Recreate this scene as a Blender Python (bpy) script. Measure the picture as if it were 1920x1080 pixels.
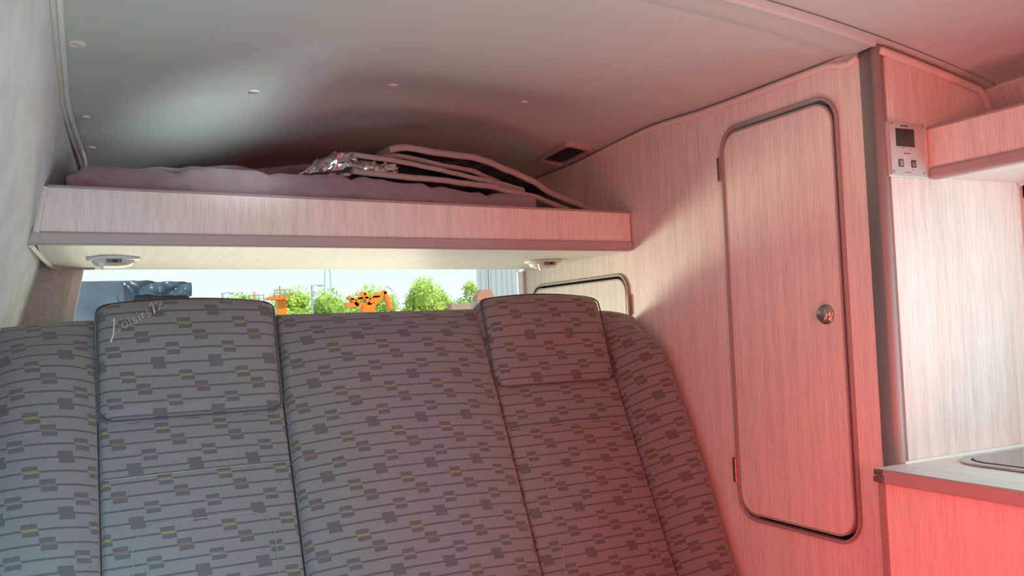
import bpy, bmesh, math, random
from mathutils import Vector, Matrix, noise
random.seed(7)
for o in list(bpy.data.objects): bpy.data.objects.remove(o)
SC = bpy.context.scene
COL = SC.collection

# ---------------------------------------------------------------- camera
cd = bpy.data.cameras.new('camera'); cam = bpy.data.objects.new('camera', cd); COL.objects.link(cam)
cd.sensor_width = 36.0; cd.lens = 30.41; cd.clip_start = 0.02; cd.clip_end = 600
cam.matrix_world = Matrix(((0.89566919, 0.01532997, -0.44445663, 0), (-0.44285679, -0.06066531, -0.89453763, 0),
                           (-0.04067633, 0.99804044, -0.04754707, 0), (0, 0, 0, 1)))
SC.camera = cam

# ---------------------------------------------------------------- world, sun, area lights, exposure
w = bpy.data.worlds.new('sky'); SC.world = w; w.use_nodes = True
nt = w.node_tree; bg = nt.nodes['Background']
tc = nt.nodes.new('ShaderNodeTexCoord'); sx = nt.nodes.new('ShaderNodeSeparateXYZ'); cr = nt.nodes.new('ShaderNodeValToRGB')
nt.links.new(tc.outputs['Generated'], sx.inputs[0]); nt.links.new(sx.outputs['Z'], cr.inputs[0]); nt.links.new(cr.outputs[0], bg.inputs[0])
cr.color_ramp.elements[0].position = 0.0; cr.color_ramp.elements[0].color = (0.86, 0.98, 0.99, 1)
cr.color_ramp.elements[1].position = 0.6; cr.color_ramp.elements[1].color = (0.42, 0.66, 0.95, 1)
bg.inputs[1].default_value = 1.2

def aim(o, loc, target):
    o.location = loc
    o.rotation_euler = (Vector(target) - Vector(loc)).to_track_quat('-Z', 'Y').to_euler()
def area(name, loc, target, sx_, sy_, power, col, spread=180):
    l = bpy.data.lights.new(name, 'AREA'); l.shape = 'RECTANGLE'; l.size = sx_; l.size_y = sy_; l.energy = power; l.color = col
    l.spread = math.radians(spread)
    o = bpy.data.objects.new(name, l); COL.objects.link(o); aim(o, loc, target); return o
sl = bpy.data.lights.new('sun', 'SUN'); sl.energy = 4.5; sl.angle = 0.01; sl.color = (1, 0.95, 0.85)
so = bpy.data.objects.new('sun', sl); COL.objects.link(so); so.rotation_euler = Vector((-0.42, 0.5, -1.0)).to_track_quat('-Z', 'Y').to_euler()
# daylight through the rear window and the kitchen window, then added fill lamps
area('rear_window_daylight', (0.62, 3.25, -0.28), (0.95, 2.2, 0.3), 1.5, 0.45, 12, (1.0, 0.90, 0.64))
area('rear_window_side_daylight', (0.45, 3.1, -0.16), (1.375, 2.30, 0.06), 0.6, 0.28, 2.4, (1.0, 0.92, 0.70), 60)
area('kitchen_window_daylight', (1.765, 0.62, 0.0), (0.1, 1.6, 0.30), 0.34, 0.36, 4.0, (0.45, 0.95, 1.0))
area('ceiling_patch_fill', (1.0, 0.30, 0.12), (0.20, 2.32, 0.56), 0.12, 0.10, 0.26, (0.80, 1.0, 1.0), 12)  # added narrow lamp inside the van, makes the bright patch on the rear ceiling
area('ceiling_fill', (0.30, 0.95, -1.1), (0.25, 1.0, 0.5), 0.5, 0.3, 3.8, (0.58, 1.0, 0.92), 110)  # added lamp near the floor, brightens the ceiling from below
area('left_seat_fill', (-0.10, 0.35, -0.55), (0.05, 1.8, -0.50), 0.25, 0.35, 3.4, (0.44, 0.84, 1.0), 75)  # added cool lamp, brightens the left side of the seat
# two red fill lamps, added for the red cast on cabinets and seat
area('red_fill_low', (0.56, 0.72, -0.78), (1.375, 0.95, -0.30), 0.5, 0.5, 6.5, (1.0, 0.01, 0.01), 150)
area('red_fill_front', (0.4, -0.6, 0.0), (1.4, 1.2, 0.1), 0.5, 0.5, 7.6, (1.0, 0.21, 0.17), 110)

vs = SC.view_settings; vs.view_transform = 'Standard'; vs.look = 'None'; vs.gamma = 1.0; vs.use_curve_mapping = False
vs.exposure = 0.0

# ---------------------------------------------------------------- helpers
def mat(name, col, rough=0.6, metal=0.0, spec=0.5, bump=None, noise_col=None, scale=20, streak=None, sheen=0):
    m = bpy.data.materials.new(name); m.use_nodes = True; t = m.node_tree; b = t.nodes['Principled BSDF']
    b.inputs['Base Color'].default_value = (*col, 1); b.inputs['Roughness'].default_value = rough; b.inputs['Metallic'].default_value = metal
    b.inputs['Specular IOR Level'].default_value = spec
    if sheen: b.inputs['Sheen Weight'].default_value = sheen
    if noise_col or bump:
        c = t.nodes.new('ShaderNodeTexCoord'); mp = t.nodes.new('ShaderNodeMapping'); n = t.nodes.new('ShaderNodeTexNoise')
        t.links.new(c.outputs['Object'], mp.inputs[0]); t.links.new(mp.outputs[0], n.inputs[0])
        if streak: mp.inputs['Scale'].default_value = streak
        n.inputs['Scale'].default_value = scale; n.inputs['Detail'].default_value = 5
        if noise_col:
            r = t.nodes.new('ShaderNodeValToRGB'); t.links.new(n.outputs[0], r.inputs[0]); t.links.new(r.outputs[0], b.inputs['Base Color'])
            r.color_ramp.elements[0].position = 0.33; r.color_ramp.elements[0].color = (*noise_col, 1)
            r.color_ramp.elements[1].position = 0.66; r.color_ramp.elements[1].color = (*col, 1)
        if bump:
            bp = t.nodes.new('ShaderNodeBump'); bp.inputs['Strength'].default_value = bump; bp.inputs['Distance'].default_value = 0.002
            t.links.new(n.outputs[0], bp.inputs['Height']); t.links.new(bp.outputs[0], b.inputs['Normal'])
    return m

def wood(name, a, c, vertical=True, scl=None):
    """pale laminate with fine streaks of irregular width running up the board"""
    m = bpy.data.materials.new(name); m.use_nodes = True; t = m.node_tree; b = t.nodes['Principled BSDF']; N = t.nodes.new; L = t.links.new
    b.inputs['Roughness'].default_value = 0.42; b.inputs['Specular IOR Level'].default_value = 0.35
    co = N('ShaderNodeTexCoord'); mp = N('ShaderNodeMapping'); L(co.outputs['Object'], mp.inputs[0])
    mp.inputs['Scale'].default_value = (1, 1, 0.028) if vertical else (1, 0.03, 1)
    if scl: mp.inputs['Scale'].default_value = scl
    n1 = N('ShaderNodeTexNoise'); n1.inputs['Scale'].default_value = 620; n1.inputs['Detail'].default_value = 3; L(mp.outputs[0], n1.inputs[0])
    n2 = N('ShaderNodeTexNoise'); n2.inputs['Scale'].default_value = 60; n2.inputs['Detail'].default_value = 2; L(mp.outputs[0], n2.inputs[0])
    mx = N('ShaderNodeMath'); mx.operation = 'MULTIPLY_ADD'; L(n2.outputs[0], mx.inputs[0]); mx.inputs[1].default_value = 0.5; L(n1.outputs[0], mx.inputs[2])
    r = N('ShaderNodeValToRGB'); L(mx.outputs[0], r.inputs[0]); e = r.color_ramp.elements
    e[0].position = 0.58; e[0].color = (*c, 1); e[1].position = 0.86; e[1].color = (*a, 1)
    L(r.outputs[0], b.inputs['Base Color'])
    bp = N('ShaderNodeBump'); bp.inputs['Strength'].default_value = 0.18; bp.inputs['Distance'].default_value = 0.001
    L(mx.outputs[0], bp.inputs['Height']); L(bp.outputs[0], b.inputs['Normal'])
    return m

def fabric():
    """woven grey seat cloth: thin lines with offset pairs of little blocks, a coloured thread in three rows out of four (UV: 1 unit = one repeat)"""
    m = bpy.data.materials.new('patterned_seat_cloth'); m.use_nodes = True; t = m.node_tree; b = t.nodes['Principled BSDF']; N = t.nodes.new; L = t.links.new
    def M(op, a, c=None, d=None):
        n = N('ShaderNodeMath'); n.operation = op
        for i, v in enumerate((a, c, d)):
            if v is None: continue
            if isinstance(v, (int, float)): n.inputs[i].default_value = v
            else: L(v, n.inputs[i])
        return n.outputs[0]
    uv = N('ShaderNodeUVMap'); uv.uv_map = 'UVMap'; s = N('ShaderNodeSeparateXYZ'); L(uv.outputs[0], s.inputs[0])
    U, V = s.outputs[0], s.outputs[1]
    r4 = M('MULTIPLY', V, 4.0); k = M('ROUND', r4); f = M('SUBTRACT', r4, k)
    km = M('FLOORED_MODULO', k, 4.0)
    kc = M('DIVIDE', M('ADD', km, 0.5), 4.0)
    def ramp(cols):
        n = N('ShaderNodeValToRGB'); n.color_ramp.interpolation = 'CONSTANT'; el = n.color_ramp.elements
        el[0].position = 0; el[0].color = cols[0]; el[1].position = 0.25; el[1].color = cols[1]
        for i in (2, 3):
            e = el.new(i * 0.25); e.color = cols[i]
        L(kc, n.inputs[0]); return n.outputs[0]
    off = ramp([(0, 0, 0, 1), (.26, .26, .26, 1), (.77, .77, .77, 1), (.52, .52, .52, 1)])
    sg = M('SIGN', f)
    uu = M('SUBTRACT', M('ADD', U, M('MULTIPLY', sg, -0.014)), off)
    uf = M('ABSOLUTE', M('SUBTRACT', M('FRACT', M('ADD', uu, 0.5)), 0.5))
    af = M('ABSOLUTE', f)
    inb = M('MULTIPLY', M('LESS_THAN', uf, 0.118), M('LESS_THAN', af, 0.44))
    notmid = M('GREATER_THAN', af, 0.10)
    darkrow = M('GREATER_THAN', km, 2.5)
    blk = M('MULTIPLY', inb, M('MAXIMUM', notmid, darkrow))
    thread = M('MULTIPLY', inb, M('SUBTRACT', 1.0, M('MAXIMUM', notmid, darkrow)))
    line = M('MULTIPLY', M('LESS_THAN', af, 0.075), M('SUBTRACT', 1.0, inb))
    nz = N('ShaderNodeTexNoise'); nz.inputs['Scale'].default_value = 45; nz.inputs['Detail'].default_value = 2; L(uv.outputs[0], nz.inputs[0])
    br = N('ShaderNodeTexBrick')  # fine weave
    cm = N('ShaderNodeMapping'); L(uv.outputs[0], cm.inputs[0]); cm.inputs['Scale'].default_value = (60, 60, 1); cm.inputs['Rotation'].default_value = (0, 0, 0.6)
    ck = N('ShaderNodeTexChecker'); ck.inputs['Scale'].default_value = 1.0; L(cm.outputs[0], ck.inputs[0])
    base = N('ShaderNodeMixRGB'); base.inputs[1].default_value = (0.195, 0.195, 0.195, 1); base.inputs[2].default_value = (0.24, 0.238, 0.236, 1); L(ck.outputs[1], base.inputs[0])
    def mix(a, fac, colr):
        n = N('ShaderNodeMixRGB'); L(fac, n.inputs[0]); L(a, n.inputs[1])
        if isinstance(colr, tuple): n.inputs[2].default_value = colr
        else: L(colr, n.inputs[2])
        return n.outputs[0]
    c1 = mix(base.outputs[0], line, (0.118, 0.110, 0.112, 1))
    c2 = mix(c1, blk, (0.125, 0.122, 0.124, 1))
    th = ramp([(0.27, 0.225, 0.12, 1), (0.21, 0.15, 0.125, 1), (0.205, 0.21, 0.225, 1), (0, 0, 0, 1)])
    c3 = mix(c2, thread, th)
    L(c3, b.inputs['Base Color']); b.inputs['Roughness'].default_value = 0.9; b.inputs['Specular IOR Level'].default_value = 0.15
    b.inputs['Sheen Weight'].default_value = 0.35
    bp = N('ShaderNodeBump'); bp.inputs['Strength'].default_value = 0.25; bp.inputs['Distance'].default_value = 0.001
    L(ck.outputs[1], bp.inputs['Height']); L(bp.outputs[0], b.inputs['Normal'])
    return m

def put(name, verts, faces, m, parent=None, smooth=False, uvs=None, bevel=0, seg=2, label=None, cat=None, group=None, kind=None):
    base = parent_world(parent)
    me = bpy.data.meshes.new(name)
    me.from_pydata([(Vector(v) - base)[:] for v in verts], [], faces)
    if uvs is not None:
        ul = me.uv_layers.new(name='UVMap')
        for l in me.loops: ul.data[l.index].uv = uvs[l.vertex_index]
    for mm in (m if isinstance(m, (list, tuple)) else [m]): me.materials.append(mm)
    if bevel or not uvs:
        bm = bmesh.new(); bm.from_mesh(me)
        if uvs is None: bmesh.ops.recalc_face_normals(bm, faces=bm.faces)
        if bevel:
            bmesh.ops.bevel(bm, geom=[e for e in bm.edges if len(e.link_faces) == 2 and e.calc_face_angle(0) > 0.6], offset=bevel, segments=seg, affect='EDGES', profile=0.5, clamp_overlap=True)
        bm.to_mesh(me); bm.free()
    if smooth:
        for p in me.polygons: p.use_smooth = True
    o = bpy.data.objects.new(name, me); COL.objects.link(o)
    if parent: o.parent = parent
    if smooth == 'auto' or bevel:
        try: me.shade_smooth_by_angle = None
        except Exception: pass
    tagit(o, label, cat, group, kind)
    return o

def parent_world(p):
    v = Vector((0, 0, 0))
    while p is not None:
        v += p.location; p = p.parent
    return v
def tagit(o, label=None, cat=None, group=None, kind=None):
    if label: o['label'] = label
    if cat: o['category'] = cat
    if group: o['group'] = group
    if kind: o['kind'] = kind
def thing(name, loc, label, cat, group=None):
    o = bpy.data.objects.new(name, None); COL.objects.link(o); o.location = loc; o.empty_display_size = 0.05
    tagit(o, label, cat, group); return o

def box(x0, x1, y0, y1, z0, z1):
    v = [(x, y, z) for x in (x0, x1) for y in (y0, y1) for z in (z0, z1)]
    return v, [(0, 1, 3, 2), (4, 6, 7, 5), (0, 4, 5, 1), (2, 3, 7, 6), (0, 2, 6, 4), (1, 5, 7, 3)]
def join(*parts):
    V = []; Fc = []
    for v, f in parts:
        n = len(V); V += list(v); Fc += [tuple(i + n for i in q) for q in f]
    return V, Fc
def prism(pts, axis, a0, a1):
    """polygon pts (the two other axes in x,y,z order) extruded along an axis"""
    def P(p, a):
        q = list(p); q.insert(axis, a); return tuple(q)
    n = len(pts); V = [P(p, a0) for p in pts] + [P(p, a1) for p in pts]
    Fc = [tuple(range(n)), tuple(range(2 * n - 1, n - 1, -1))] + [(i, (i + 1) % n, n + (i + 1) % n, n + i) for i in range(n)]
    return V, Fc
def rrect(x0, x1, y0, y1, r, n=6):
    out = []
    for cx, cy, a in ((x1 - r, y1 - r, 0), (x0 + r, y1 - r, 90), (x0 + r, y0 + r, 180), (x1 - r, y0 + r, 270)):
        for i in range(n + 1):
            t = math.radians(a + 90 * i / n); out.append((cx + r * math.cos(t), cy + r * math.sin(t)))
    return out
def ring_prism(outer, inner, axis, a0, a1):
    def P(p, a):
        q = list(p); q.insert(axis, a); return tuple(q)
    n = len(outer); V = [P(p, a) for a in (a0, a1) for L_ in (outer, inner) for p in L_]; Fc = []
    for i in range(n):
        j = (i + 1) % n
        Fc += [(i, j, n + j, n + i), (2 * n + i, 3 * n + i, 3 * n + j, 2 * n + j), (i, 2 * n + i, 2 * n + j, j), (n + i, n + j, 3 * n + j, 3 * n + i)]
    return V, Fc
def tube(pts, r, seg=8, closed=False, flat=1.0):
    pts = [Vector(p) for p in pts]; n = len(pts); V = []; Fc = []
    for i, p in enumerate(pts):
        a = pts[(i - 1) % n] if (closed or i > 0) else p; c = pts[(i + 1) % n] if (closed or i < n - 1) else p
        t = (c - a).normalized()
        up = Vector((0, 0, 1)) if abs(t.z) < 0.95 else Vector((0, 1, 0))
        if i and abs(t.z) > 0.6: up = Vector((0, 1, 0)) if abs(t.y) < 0.6 else Vector((1, 0, 0))
        if i == 0: s = t.cross(up).normalized()
        else:
            s = (s - t * s.dot(t)).normalized()
        q = s.cross(t)
        for k in range(seg):
            an = 2 * math.pi * k / seg; V.append(tuple(p + (s * math.cos(an) + q * math.sin(an) * flat) * r))
    m = n if closed else n - 1
    for i in range(m):
        for k in range(seg):
            a, b = i * seg, ((i + 1) % n) * seg
            Fc.append((a + k, a + (k + 1) % seg, b + (k + 1) % seg, b + k))
    if not closed: Fc += [tuple(range(seg - 1, -1, -1)), tuple(range((n - 1) * seg, n * seg))]
    return V, Fc
def grid(nu, nv, fn):
    V = [fn(i / nu, j / nv) for j in range(nv + 1) for i in range(nu + 1)]
    Fc = [(j * (nu + 1) + i, j * (nu + 1) + i + 1, (j + 1) * (nu + 1) + i + 1, (j + 1) * (nu + 1) + i) for j in range(nv) for i in range(nu)]
    return V, Fc
def disc_lathe(c, prof, axis='z', seg=32):
    """prof: (radius, height) along axis direction; closed at ends by r=0"""
    c = Vector(c); V = []; Fc = []
    D = {'z': (Vector((1, 0, 0)), Vector((0, 1, 0)), Vector((0, 0, 1))), '-x': (Vector((0, 1, 0)), Vector((0, 0, 1)), Vector((-1, 0, 0))), '-y': (Vector((1, 0, 0)), Vector((0, 0, 1)), Vector((0, -1, 0))), '-z': (Vector((1, 0, 0)), Vector((0, 1, 0)), Vector((0, 0, -1)))}[axis]
    for r, h in prof:
        for k in range(seg):
            a = 2 * math.pi * k / seg; V.append(tuple(c + D[0] * r * math.cos(a) + D[1] * r * math.sin(a) + D[2] * h))
    for i in range(len(prof) - 1):
        for k in range(seg):
            Fc.append((i * seg + k, i * seg + (k + 1) % seg, (i + 1) * seg + (k + 1) % seg, (i + 1) * seg + k))
    Fc += [tuple(range(seg)), tuple(range((len(prof) - 1) * seg, len(prof) * seg))]
    return V, Fc
def smooth_path(pts, n=6):
    out = []; P = [Vector(p) for p in pts]
    for i in range(len(P) - 1):
        p0, p1, p2, p3 = P[max(i - 1, 0)], P[i], P[i + 1], P[min(i + 2, len(P) - 1)]
        for k in range(n):
            t = k / n
            out.append(0.5 * ((2 * p1) + (p2 - p0) * t + (2 * p0 - 5 * p1 + 4 * p2 - p3) * t * t + (3 * p1 - p0 - 3 * p2 + p3) * t ** 3))
    out.append(P[-1]); return out
def sstep(t): t = max(0.0, min(1.0, t)); return t * t * (3 - 2 * t)

# ---------------------------------------------------------------- materials
WOOD = wood('pale_streaked_laminate', (0.80, 0.765, 0.71), (0.65, 0.60, 0.55))
WOODH = wood('pale_streaked_laminate_flat', (0.80, 0.77, 0.71), (0.66, 0.61, 0.56), vertical=False)
WOODR = wood('pale_streaked_laminate_side', (0.80, 0.765, 0.71), (0.62, 0.565, 0.52), scl=(0.02, 1, 0.02))
EDGE = mat('mauve_grey_edging', (0.40, 0.335, 0.325), 0.5)
PROFILE = mat('taupe_profile', (0.33, 0.28, 0.27), 0.4)
MOULD = mat('pale_moulding', (0.72, 0.66, 0.62), 0.5)
HEAD = mat('grey_headliner_vinyl', (0.56, 0.59, 0.57), 0.55, bump=0.15, scale=120)
WALL = mat('pale_felt_wall', (0.74, 0.79, 0.82), 0.9, noise_col=(0.63, 0.685, 0.715), scale=9, bump=0.3, streak=(1, 1, 2.2))
PILLAR = mat('grey_pillar_felt', (0.70, 0.73, 0.73), 0.95, noise_col=(0.58, 0.61, 0.61), scale=70, bump=0.4)
WHITE = mat('white_plastic', (0.82, 0.83, 0.80), 0.35)
WHITESEAL = mat('white_painted_metal', (0.85, 0.87, 0.88), 0.4)
DARK = mat('black_plastic', (0.02, 0.02, 0.022), 0.5)
GAP = mat('dark_shadow_gap', (0.035, 0.03, 0.03), 0.8)
METAL = mat('brushed_nickel', (0.50, 0.46, 0.41), 0.32, 1.0)
BRASS = mat('worn_brass_hinge', (0.40, 0.26, 0.20), 0.35, 0.9)
SILVERP = mat('silver_faceplate', (0.60, 0.57, 0.56), 0.4, 0.35)
CLOTH = fabric()
PIPING = mat('dark_grey_piping', (0.085, 0.09, 0.09), 0.85)
SEAM = mat('dark_seam_thread', (0.055, 0.05, 0.05), 0.9)
STITCH = mat('grey_stitch_thread', (0.30, 0.28, 0.27), 0.9)
MAUVE = mat('mauve_quilt_cotton', (0.30, 0.235, 0.26), 0.85, noise_col=(0.27, 0.21, 0.235), scale=30, bump=0.3, sheen=0.3)
FOIL = mat('silver_foil', (0.62, 0.61, 0.60), 0.2, 1.0, bump=1.0, scale=55)
FELT = mat('taupe_felt_edge', (0.36, 0.30, 0.29), 0.95, bump=0.4, scale=200)
FLOORM = mat('grey_vinyl_floor', (0.30, 0.28, 0.26), 0.5, noise_col=(0.25, 0.23, 0.22), scale=30)

# ---------------------------------------------------------------- setting: ceiling, walls, floor
def crown(x): return 0.577 - 0.108 * (x - 0.665) ** 2
def ceil_z(x, y):
    left = 1 - sstep((x - 0.44) / 0.22); right = (1 - left) * (1 - sstep((x - 1.05) / 0.22))
    d = 0.016 + 0.036 * math.exp(-((x - 0.42) / 0.42) ** 2)
    z = crown(x) + 0.010 * math.exp(-((y - 1.88) / 0.16) ** 2) - d * sstep((y - 1.98) / 0.50)
    return z + right * (0.035 * sstep((y - 1.78) / 0.30) - 0.030 * sstep((y - 2.2) / 0.35)) - 0.008 * left * sstep((y - 2.05) / 0.3)  # rear rise shaped to darken the middle, left drop to catch light
V, Fc = grid(64, 110, lambda a, b: (-0.10 + 2.05 * a, 1.13 + 1.60 * b, ceil_z(-0.10 + 2.05 * a, 1.13 + 1.60 * b)))
ceiling = put('ceiling', V, Fc, HEAD, smooth=True, kind='structure')
V, Fc = grid(40, 40, lambda a, b: (-0.14 + 2.09 * a, -1.6 + 2.752 * b, crown(-0.14 + 2.09 * a) + 0.003))
put('ceiling_panel', V, Fc, HEAD, parent=ceiling, smooth=True)
# cross rib over the wardrobe corner
rib = []
for i in range(41):
    x = -0.05 + 1.42 * i / 40; rib.append(x)
prof = [(1.146, 0.006), (1.146, -0.006), (1.150, -0.010), (1.155, -0.008), (1.19, -0.009), (1.22, -0.006), (1.245, 0.002)]
V = [(x, y, crown(x) + dz) for x in rib for (y, dz) in prof]; n = len(prof)
Fc = [(i * n + k, i * n + k + 1, (i + 1) * n + k + 1, (i + 1) * n + k) for i in range(40) for k in range(n - 1)]
put('trim_1', V, Fc, HEAD, smooth=True, kind='structure')
# dome screw caps pressed into the headliner
for i, (x, y, r) in enumerate([(-0.005, 1.665, 0.017), (0.012, 2.16, 0.010), (0.022, 2.38, 0.012), (0.36, 2.02, 0.013), (0.69, 2.00, 0.011), (1.045, 1.985, 0.010)]):
    z = ceil_z(x, y)
    V, Fc = disc_lathe((x, y, z), [(r, 0.002), (r, -0.001), (r * 0.92, -0.0035), (r * 0.45, -0.005), (r * 0.38, -0.003), (0.0005, -0.003)], seg=20)
    put('screw_cap', V, Fc, SILVERP if i in (3,) else MOULD, parent=ceiling, smooth=True)

# left wall: leans in towards the roof
WP = [(-0.215, -1.35), (-0.215, -0.60), (-0.20, -0.30), (-0.165, -0.02), (-0.125, 0.13), (-0.097, 0.22), (-0.066, 0.34), (-0.045, 0.45), (-0.034, 0.54)]
def wallx(z):
    for (x0, z0), (x1, z1) in zip(WP, WP[1:]):
        if z <= z1: return x0 + (x1 - x0) * (z - z0) / (z1 - z0)
    return WP[-1][0]
prof = smooth_path([(x, 0, z) for x, z in WP], 6)
ys = [-1.62 + 4.34 * i / 48 for i in range(49)]
V = []; n = len(prof)
for y in ys:
    for p in prof:
        dx = 0.035 * sstep((y - 1.95) / 0.6) * sstep((p.z - 0.36) / 0.12)
        V.append((p.x + dx, y, p.z))
Fc = [(i * n + k, (i + 1) * n + k, (i + 1) * n + k + 1, i * n + k + 1) for i in range(len(ys) - 1) for k in range(n - 1)]
outer = [(v[0] - 0.05, v[1], v[2]) for v in V]; m_ = len(V)
Fc += [tuple(q + m_ for q in reversed(f)) for f in Fc]
wall_left = put('wall_left', V + outer, Fc, WALL, smooth=True, kind='structure')
# piping where wall and headliner meet
path = [(-0.026 + 0.035 * sstep((y - 1.95) / 0.6), y, ceil_z(-0.02, y) - 0.008) for y in [1.0 + 1.62 * i / 40 for i in range(41)]]
V, Fc = tube(path, 0.0065, 8); put('trim_2', V, Fc, WHITE, smooth=True, kind='structure')
path = [(p[0] - 0.008, p[1], p[2] - 0.010) for p in path]
V, Fc = tube(path, 0.0045, 8); put('trim_3', V, Fc, MOULD, smooth=True, kind='structure')

V, Fc = box(-0.3, 1.95, -1.66, -1.60, -1.35, 0.62); put('wall_front', V, Fc, WALL, kind='structure')
V, Fc = box(-0.3, 1.95, -1.6, 2.72, -1.39, -1.35); put('floor', V, Fc, FLOORM, kind='structure')

# rear wall with the tailgate window opening
def quadbox(x0, x1, z0, z1, y0=2.66, y1=2.72): return box(x0, x1, y0, y1, z0, z1)
V, Fc = join(quadbox(-0.25, 1.9, -1.35, -0.22), quadbox(-0.25, 1.9, 0.226, 0.62), quadbox(1.385, 1.9, -0.22, 0.226))
wall_rear = put('wall_rear', V, Fc, WHITESEAL, kind='structure')
# left rear pillar, grey felt, leaning like the body side
V, Fc = prism([(-0.30, -0.22), (-0.075, -0.22), (-0.045, 0.09), (-0.016, 0.225), (0.02, 0.40), (-0.10, 0.40), (-0.12, 0.22), (-0.26, -0.2)], 1, 2.60, 2.72)
put('wall_pillar', V, Fc, PILLAR, kind='structure', bevel=0.012, smooth=False)
V, Fc = prism([(-0.078, -0.22), (-0.052, -0.22), (-0.021, 0.09), (0.006, 0.225), (0.03, 0.40), (0.012, 0.40), (-0.017, 0.225), (-0.046, 0.09)], 1, 2.61, 2.70)
put('trim_4', V, Fc, WHITESEAL, kind='structure')
# tailgate window: frame and pane
win = thing('window_1', (0.6, 2.69, 0.0), None, None); win['kind'] = 'structure'
V, Fc = join(box(1.366, 1.392, 2.662, 2.71, -0.22, 0.2), box(-0.1, 1.39, 2.67, 2.71, 0.219, 0.226), box(-0.1, 1.39, 2.67, 2.71, -0.23, -0.20))
put('window_frame', V, Fc, WHITESEAL, parent=win, bevel=0.004)
GL = bpy.data.materials.new('window_glass'); GL.use_nodes = True; t = GL.node_tree; b = t.nodes['Principled BSDF']
gt = t.nodes.new('ShaderNodeBsdfTransparent'); gg = t.nodes.new('ShaderNodeBsdfGlossy'); mx = t.nodes.new('ShaderNodeMixShader'); fr = t.nodes.new('ShaderNodeFresnel'); fr.inputs[0].default_value = 1.3
gt.inputs[0].default_value = (0.97, 0.99, 0.985, 1); gg.inputs['Roughness'].default_value = 0.02
t.links.new(fr.outputs[0], mx.inputs[0]); t.links.new(gt.outputs[0], mx.inputs[1]); t.links.new(gg.outputs[0], mx.inputs[2]); t.links.new(mx.outputs[0], t.nodes['Material Output'].inputs[0])
t.nodes.remove(b)
V, Fc = box(-0.08, 1.37, 2.695, 2.699, -0.22, 0.225); put('pane', V, Fc, GL, parent=win)

# right wall behind the kitchen with its window opening
def rw(z): return 1.70 + (0.458 - z) * 0.5 if z > 0.258 else 1.80
V = []
ringw = [(-1.35), (-0.24), (0.235), (0.262), (0.47)]
parts = [box(1.80, 1.86, -1.6, 2.72, -1.35, -0.24), box(1.80, 1.86, 1.12, 2.72, -0.24, 0.30), box(1.80, 1.86, -1.6, 0.1, -0.24, 0.27)]
parts.append(prism([(1.80, 0.262), (1.70, 0.458), (1.70, 0.56), (1.86, 0.56), (1.86, 0.235), (1.80, 0.235)], 1, -1.6, 1.17))
V, Fc = join(*parts); wall_right = put('wall_right', V, Fc, WOODR, kind='structure')
win2 = thing('window_2', (1.8, 0.6, 0.0), None, None); win2['kind'] = 'structure'
V, Fc = ring_prism(rrect(0.09, 1.13, -0.25, 0.25, 0.05), rrect(0.12, 1.10, -0.22, 0.22, 0.04), 0, 1.788, 1.82)
put('window_frame', V, Fc, MOULD, parent=win2)
V, Fc = box(1.83, 1.834, 0.10, 1.12, -0.24, 0.235); put('pane', V, Fc, GL, parent=win2)

# ---------------------------------------------------------------- wardrobe along the right side
WX = 1.375; WY = 1.156
ward = thing('wardrobe', (1.6, 1.9, -1.35), 'tall pale laminate wardrobe with rounded door, fitted beside the bench seat up to the roof', 'wardrobe')
def ctop(x, y): return (ceil_z(x, y) if y > 1.15 else crown(x)) - 0.002
# side panel with the two door cut-outs left as solid backing 12 mm behind
D0, D1, DZ0, DZ1 = 1.255, 1.606, -0.458, 0.452
H0, H1, HZ0, HZ1 = 2.03, 2.60, -0.35, 0.142
N_ = 40
toprow = [(1.19 + (2.70 - 1.19) * i / N_) for i in range(N_ + 1)]
def side_with_hole():
    """vertical side board with two rounded openings, as one mesh: bmesh fill between outlines"""
    bm = bmesh.new()
    def loop(pts):
        vs_ = [bm.verts.new((WX, p[0], p[1])) for p in pts]
        return [bm.edges.new((vs_[i], vs_[(i + 1) % len(vs_)])) for i in range(len(vs_))]
    out = [(1.188, -1.35), (2.66, -1.35)] + [(y, ctop(WX, y)) for y in reversed([1.188 + (2.66 - 1.188) * i / 30 for i in range(31)])]
    E_ = loop(out) + loop(rrect(D0, D1, DZ0, DZ1, 0.055, 8)) + loop(rrect(H0, H1, HZ0, HZ1, 0.05, 8))
    bmesh.ops.triangle_fill(bm, use_beauty=True, use_dissolve=False, edges=E_)
    # drop anything filled inside the openings
    kill = []
    for f in bm.faces:
        c = f.calc_center_median()
        if (D0 + .004 < c.y < D1 - .004 and DZ0 + .004 < c.z < DZ1 - .004 and all(D0 - 1e-4 <= v.co.y <= D1 + 1e-4 and DZ0 - 1e-4 <= v.co.z <= DZ1 + 1e-4 for v in f.verts)): kill.append(f)
        elif (all(H0 - 1e-4 <= v.co.y <= H1 + 1e-4 and HZ0 - 1e-4 <= v.co.z <= HZ1 + 1e-4 for v in f.verts)): kill.append(f)
    bmesh.ops.delete(bm, geom=kill, context='FACES')
    r = bmesh.ops.extrude_face_region(bm, geom=list(bm.faces))
    bmesh.ops.translate(bm, verts=[g for g in r['geom'] if isinstance(g, bmesh.types.BMVert)], vec=(0.016, 0, 0))
    bmesh.ops.recalc_face_normals(bm, faces=bm.faces)
    bm.verts.index_update()
    V = [tuple(v.co) for v in bm.verts]; Fc = [tuple(v.index for v in f.verts) for f in bm.faces]; bm.free()
    return V, Fc
V, Fc = side_with_hole(); put('side_panel', V, Fc, WOOD, parent=ward)
# carcass behind (closes the openings)
V, Fc = box(1.395, 1.40, 1.20, 2.64, -1.35, 0.44); put('backing', V, Fc, GAP, parent=ward)
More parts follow.
